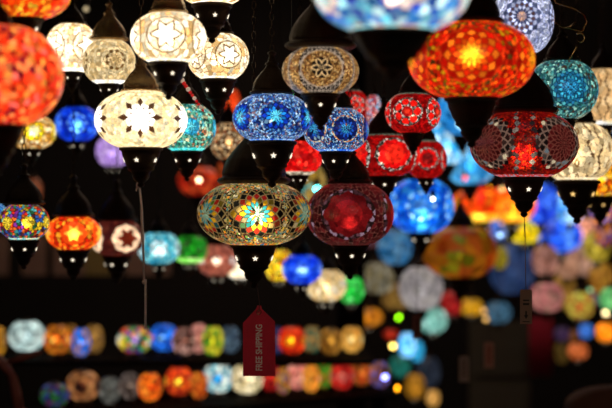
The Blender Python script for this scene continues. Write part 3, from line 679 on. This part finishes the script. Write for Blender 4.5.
# ------------------------------------------------------------------ tags and strings
def text_mesh(s, size, xs=1.):
    cu = bpy.data.curves.new('t', 'FONT'); cu.body = s; cu.size = size; cu.extrude = .0002; cu.align_x = 'CENTER'; cu.align_y = 'CENTER'
    cu.offset = size*.022
    o = bpy.data.objects.new('t', cu); COL.objects.link(o); bpy.context.view_layer.update()
    me = bpy.data.meshes.new_from_object(o.evaluated_get(bpy.context.evaluated_depsgraph_get())); bpy.data.objects.remove(o)
    me.transform(Matrix.Diagonal((xs, 1, 1, 1))); return me
REDP = mat('red_card', (.80,.012,.055), .55, noise=(40, (.70,.010,.045)))
INK = mat('pale_pink_print', (1.,.9,.84), .6)
def plate(pts, th):   # outline in x,z, thickness in y
    n = len(pts); V = [(x, y, z) for y in (-th/2, th/2) for (x, z) in pts]
    Fc = [tuple(range(n)), tuple(reversed(range(n, 2*n)))]+[(i, i+n, (i+1) % n+n, (i+1) % n) for i in range(n)]
    return raw('plate', V, Fc, False)
D = 2.42; k = D/F
t = thing('price_tag', 'red card tag with the words FREE SHIPPING under the central mosaic lamp', 'tag', P(259, 306, D))
obj('card', plate([(x*k, -y*k) for (x, y) in ((-3, 3), (-16, 17), (-16, 70), (16.5, 70), (16, 15.5), (3, 3), (2, -.5), (-1.5, -.5))], .0012), REDP, t)
tm = text_mesh('FREE SHIPPING', 8.9*k, .80)
tx = obj('lettering', tm, INK, t, (.3*k, -.0009, -41.5*k)); tx.rotation_euler = (PI/2, 0, 0)
tx.rotation_euler = Matrix(((0, -1, 0), (0, 0, -1), (1, 0, 0))).to_euler()
V, Fc = [], []; ring = [(math.cos(a)*2.2*k, -.001, -6*k+math.sin(a)*2.2*k) for a in [2*PI*q/14 for q in range(14)]]
tube_data(ring, .0006, 5, V, Fc, True); obj('eyelet', raw('ring', V, Fc), BRASS, t)
V, Fc = tube_data([(0, -.002, -6*k), (.001, 0, 3*k), (-.5*k, 0, 10*k), (-2.5*k, 0, 24*k)], .0007, 5); obj('string', raw('s', V, Fc), DARKSTR, t)

D = 2.25; k = D/F
t = thing('price_tag', 'thin pale tag seen edge-on, on a looped string under the large cream lamp', 'tag', P(141, 181, D))
V, Fc = [], []
tube_data([(-1*k, 0, 6*k), (-4*k, 0, -4*k), (-5*k, 0, -10*k), (-2*k, 0, -2*k), (1*k, 0, -30*k), (2*k, 0, -60*k), (3.2*k, 0, -100*k)], .0018, 6, V, Fc)
tube_data([(-1*k, 0, 0), (0, .002, -40*k), (3*k, 0, -100*k)], .0009, 6, V, Fc)
obj('string', raw('s', V, Fc), STRING, t)
obj('knot', sphere_me(2.4*k, STRING, 10, 8), None, t, (3.3*k, 0, -101*k))
cd = obj('card', plate([(-.014, 0), (-.012, .012), (.012, .012), (.014, 0), (.014, -.068), (-.014, -.068)], .0014), mat('ivory_card', (.8,.72,.66), .7), t, (4.6*k, 0, -106*k)); cd.rotation_euler.z = math.radians(92)
cd.scale.z = .95

D = 2.36; k = D/F
t = thing('price_tag', 'narrow brown tag on a long thread below the dark red mosaic lamp', 'tag', P(526, 214, D))
V, Fc = tube_data([(-1*k, 0, 8*k), (-1.5*k, 0, -6*k), (-2*k, 0, -22*k), (-.5*k, 0, -24*k), (-1*k, 0, -10*k), (-.5*k, 0, -50*k), (0, 0, -79*k)], .0006, 5)
obj('thread', raw('s', V, Fc), mat('tan_thread', (.35,.2,.12), .8), t)
cd = obj('card', plate([(-6*k, 0), (-5*k, 1.5*k), (5*k, 1.5*k), (6*k, 0), (6*k, -33*k), (-6*k, -33*k)], .0012), mat('brown_card', (.30,.19,.12), .7), t, (0, 0, -77*k))
V, Fc = [], []
for (x0, x1, y0, y1) in ((-3, 3, -10, -8.6), (-3, 3, -14, -12), (-.8, .8, -24, -20), (-3.5, 3.5, -31, -30.2)):
    box_data(x0*k, x1*k, -.0012, -.0007, y0*k, y1*k, V, Fc)
o = len(V); V += [(-2.2*k, -.0012, -24*k), (2.2*k, -.0012, -24*k), (0, -.0012, -28*k), (-2.2*k, -.0007, -24*k), (2.2*k, -.0007, -24*k), (0, -.0007, -28*k)]
Fc += [(o, o+2, o+1), (o+3, o+4, o+5)]
obj('print', raw('p', V, Fc, False), mat('black_print', (.02,.015,.012), .6), cd)

def far_tag(label, px, py, w, h, D, basec, inkc):
    k = D/F
    t = thing('price_tag', label, 'tag', P(px, py, D))
    cd = obj('card', plate([(-w/2*k, h/2*k-.004), (-w/2*k+.004, h/2*k), (w/2*k-.004, h/2*k), (w/2*k, h/2*k-.004), (w/2*k, -h/2*k), (-w/2*k, -h/2*k)], .0015), mat('card_'+basec, tuple(hx(basec)), .7), t)
    V, Fc = [], []
    for q in range(4): box_data(-w*.18*k, w*.18*k, -.0016, -.0009, (h*(.28-.17*q)-h*.05)*k, (h*(.28-.17*q)+h*.05)*k, V, Fc)
    obj('print', raw('p', V, Fc, False), mat('ink_'+inkc, tuple(hx(inkc)), .7), cd)
    V, Fc = tube_data([(0, 0, h/2*k-.002), (0, 0, CEIL-t.location.z)], .0006, 4); obj('thread', raw('s', V, Fc), DARKSTR, t)
far_tag('brown tag hanging below the large pale grey blurred lamp', 417, 327, 9, 24, 3.3, '8a5040', '3a1c16')
far_tag('pink tag with red print in front of the dark doorway', 489, 355, 10, 26, 3.6, 'd09880', 'a83828')
far_tag('pale tag lower left of the pink one, in front of the dark doorway', 464, 369, 10, 26, 3.6, 'b8a090', '705850')

# beaded tassel between the cream lamps, brass scroll bracket top right
t = thing('bead_string', 'slanting string of red and white beads left of the brown speckled lamp', 'beads', P(181, 79, 2.42))
p0 = P(181, 79, 2.42); p1 = P(204, 112, 2.42); V, Fc = tube_data([(0, 0, 0), p1-p0], .0006, 5); obj('thread', raw('s', V, Fc), DARKSTR, t)
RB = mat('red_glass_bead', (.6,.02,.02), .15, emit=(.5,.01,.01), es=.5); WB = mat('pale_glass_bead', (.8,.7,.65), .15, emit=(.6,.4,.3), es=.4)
for i in range(11):
    obj('bead', sphere_me((.0036 if i % 3 else .0046)*(1-.4*i/11), RB if i % 3 else WB, 10, 8), None, t, (p1-p0)*(i/11+.04))
def scroll(c, r0, r1, a0, a1, n=16):
    return [c+Vector(((r0+(r1-r0)*q/n)*math.cos(a0+(a1-a0)*q/n), 0, (r0+(r1-r0)*q/n)*math.sin(a0+(a1-a0)*q/n))) for q in range(n+1)]
D = 2.5; k = D/F; o = P(560, 30, D)
t = thing('scroll_bracket', 'curled brass wire bracket against the dark at the top right', 'bracket', o)
BW2 = mat('bright_brass_wire', (.65,.42,.16), .22, 1.0)
for nm, pts in (('arm', [P(540, -30, D)-o, P(556, 3, D)-o, P(575, 9, D)-o, P(584, 14, D)-o, P(587, 22, D)-o, P(583, 31, D)-o]),
                ('curl', scroll(P(580, 38, D)-o, 5*k, 4*k, 2.3, -2.0)),
                ('stem', [P(565, 28, D)-o, P(571, 26, D)-o, P(576, 22, D)-o]),
                ('tail', [P(579, 42, D)-o, P(576, 48, D)-o, P(572, 55, D)-o, P(569, 60, D)-o]),
                ('brace', [P(540, -30, D)-o, P(552, 20, D)-o, P(562, 27, D)-o, P(566, 27.5, D)-o, P(583, 31, D)-o])):
    V, Fc = tube_data(pts, .0015, 7); obj(nm, raw(nm, V, Fc), BW2, t)
V, Fc = tube_data([P(540, -30, D)-o, Vector((P(540, 0, D).x-o.x, 0, CEIL-o.z))], .002, 6); obj('hanger', raw('h', V, Fc), BW2, t)

# ------------------------------------------------------------------ the place
WALL = mat('dark_brown_plaster', (.012,.007,.006), .9, noise=(3, (.009,.006,.005)))
box('wall_back', (-3.2, 3.2, 7.4, 7.5, 0, CEIL), WALL, 'structure')
box('wall_left', (-3.3, -3.2, -1.5, 7.5, 0, CEIL), WALL, 'structure')
box('wall_right', (3.2, 3.3, -1.5, 7.5, 0, CEIL), WALL, 'structure')
box('floor', (-3.2, 3.2, -1.5, 7.5, -.08, 0), mat('dark_stone_floor', (.02,.016,.014), .5, noise=(5, (.03,.024,.02))), 'structure')
box('ceiling', (-3.2, 3.2, -1.5, 7.5, CEIL, CEIL+.08), mat('black_painted_ceiling', (.012,.010,.010), .8), 'structure')
# panelled door, red hanging cloth, padded seat
D = 6.6; k = D/F
t = thing('panel_door', 'dark grey olive door leaf standing at the back right of the centre', 'door', (P(500, 0, D).x, D, 0))
DM = mat('olive_grey_paint', (.085,.070,.048), .7)
w = 30*k; zt = P(0, 322, D).z
V, Fc = [], []; box_data(-w, w, 0, .04, 0, zt, V, Fc); obj('leaf', raw('l', V, Fc, False), DM, t)
for q in range(5):
    V, Fc = [], []; zz = zt-.10-q*.20; box_data(-w*.85, w*.85, -.012, 0, zz-.14, zz, V, Fc); obj('panel', raw('p', V, Fc, False), DM, t)
V, Fc = [], []
pts = [(-.05+.10*q/20, .006*math.sin(q*1.6)) for q in range(21)]
D = 6.2; k = D/F; hh = 58*k
for z in (0, -hh):
    for yy in (0, .004):
        for (x, y) in pts: V.append((x, y+yy, z))
n = 21
for i in range(n-1):
    Fc += [(i, i+1, 2*n+i+1, 2*n+i), (n+i+1, n+i, 3*n+i, 3*n+i+1), (i+1, i, n+i, n+i+1), (2*n+i, 2*n+i+1, 3*n+i+1, 3*n+i)]
t = obj('red_cloth', raw('cloth', V, Fc), mat('crimson_cloth', (.34,.006,.030), .9), None, P(541, 318, D)); tag(t, 'narrow dark red cloth hanging right of the grey olive door', 'cloth')
V, Fc = tube_data([(0, .002, 0), (0, .002, CEIL-t.location.z)], .002, 5); obj('cord', raw('c', V, Fc), DARKSTR, t)

SEAT = mat('brown_leather', (.16,.075,.045), .8, noise=(12, (.12,.055,.03)), spec=.2)
D = 3.4; k = D/F; c = P(612, 386, D)
t = thing('padded_chair', 'rounded brown padded chair back in the bottom right corner', 'chair', (c.x, D, 0))
prof = []
V, Fc = [], []; r = 46*k; n = 28
for y, s in ((-.05, .93), (-.03, .99), (0, 1.0), (.03, .99), (.05, .93)):
    for i in range(n+1):
        a = PI*i/n; V.append((math.cos(a)*r*s, y, c.z-r*.45+math.sin(a)*r*.45*s*1.0))
    V.append((-r*s, y, .45)); V.append((r*s, y, .45))
m_ = n+3
for j in range(4):
    for i in range(m_):
        Fc.append((j*m_+i, j*m_+(i+1) % m_, (j+1)*m_+(i+1) % m_, (j+1)*m_+i))
Fc.append(tuple(reversed(range(m_)))); Fc.append(tuple(4*m_+i for i in range(m_)))
obj('backrest', raw('b', V, Fc), SEAT, t)
V, Fc = [], []; box_data(-r, r, -.42, .05, .38, .45, V, Fc); obj('seat', raw('s', V, Fc, False), SEAT, t)
for sx in (-1, 1):
    for sy in (-.38, .02):
        V, Fc = [], []; box_data(sx*(r-.03)-.018, sx*(r-.03)+.018, sy-.018, sy+.018, 0, .38, V, Fc); obj('leg', raw('l', V, Fc, False), WOODD, t)

# curved reddish stair rail bottom left
RAIL = mat('reddish_wood', (.34,.10,.07), .5)
D = 3.3; o = P(5, 380, D)
t = thing('wooden_rail', 'dim reddish curved wooden rail in the bottom left corner', 'rail', (o.x, D, 0))
V, Fc = tube_data([P(x, y, D)-Vector((o.x, D, 0)) for (x, y) in ((-14, 352), (-4, 358), (5, 366), (12, 378), (16, 392), (19, 412))], .012, 8); obj('handrail', raw('r', V, Fc), RAIL, t)
V, Fc = tube_data([P(19, 408, D)-Vector((o.x, D, 0)), Vector((P(19, 0, D).x-o.x, 0, 0))], .014, 8); obj('post', raw('r', V, Fc), RAIL, t)
V, Fc = tube_data([P(x, y, D)-Vector((o.x, D, 0)) for (x, y) in ((8, 362), (22, 358), (34, 354), (42, 352))], [.004, .008, .007, .003], 8); obj('baluster', raw('r', V, Fc), RAIL, t)

PANEL = mat('brown_panel', (.42,.24,.18), .8, noise=(6, (.34,.19,.14)))
OLIVE = mat('olive_panel', (.36,.25,.08), .8)
D = 6.3
for i, (x0, x1, m) in enumerate(((-30, 7, PANEL), (22, 45, PANEL), (53, 84, PANEL), (85, 110, OLIVE), (126, 170, PANEL))):
    a = P(x0, 275, D); b = P(x1, 236, D)
    box('trim_%d' % (i+1), (a.x, b.x, D, D+.03, a.z, b.z), m, 'structure')

# ------------------------------------------------------------------ light, camera
def area(name, loc, rot, size, e, col):
    l = bpy.data.lights.new(name, 'AREA'); l.size = size; l.energy = e; l.color = col
    ob = bpy.data.objects.new(name, l); COL.objects.link(ob); ob.location = loc; ob.rotation_euler = rot
area('front_fill', (.4, -1.0, 2.8), (math.radians(62), 0, 0), .8, 8, (1, .80, .62))  # added soft fill behind the camera to brighten tags and caps
area('back_fill', (0, 5.7, 2.95), (0, 0, 0), 1.5, 12, (1, .75, .55))  # added fill overhead to bring out the dark back wall and panels
w = bpy.data.worlds.new('World'); sc.world = w; w.use_nodes = True
w.node_tree.nodes['Background'].inputs[0].default_value = (.02, .012, .010, 1); w.node_tree.nodes['Background'].inputs[1].default_value = .3

cd = bpy.data.cameras.new('Camera'); cam = bpy.data.objects.new('Camera', cd); COL.objects.link(cam)
cam.location = (0, 0, CZ); cam.rotation_euler = (PI/2, 0, 0)
cd.sensor_width = 36; cd.lens = F*36/612; cd.clip_start = .05
cd.dof.use_dof = True; cd.dof.focus_distance = 2.36; cd.dof.aperture_fstop = 3.0; cd.dof.aperture_blades = 0
sc.camera = cam
sc.view_settings.view_transform = 'Standard'; sc.view_settings.look = 'None'; sc.view_settings.gamma = 1; sc.view_settings.exposure = .12
sc.cycles.use_denoising = True
sc.cycles.max_bounces = 8; sc.cycles.transparent_max_bounces = 12
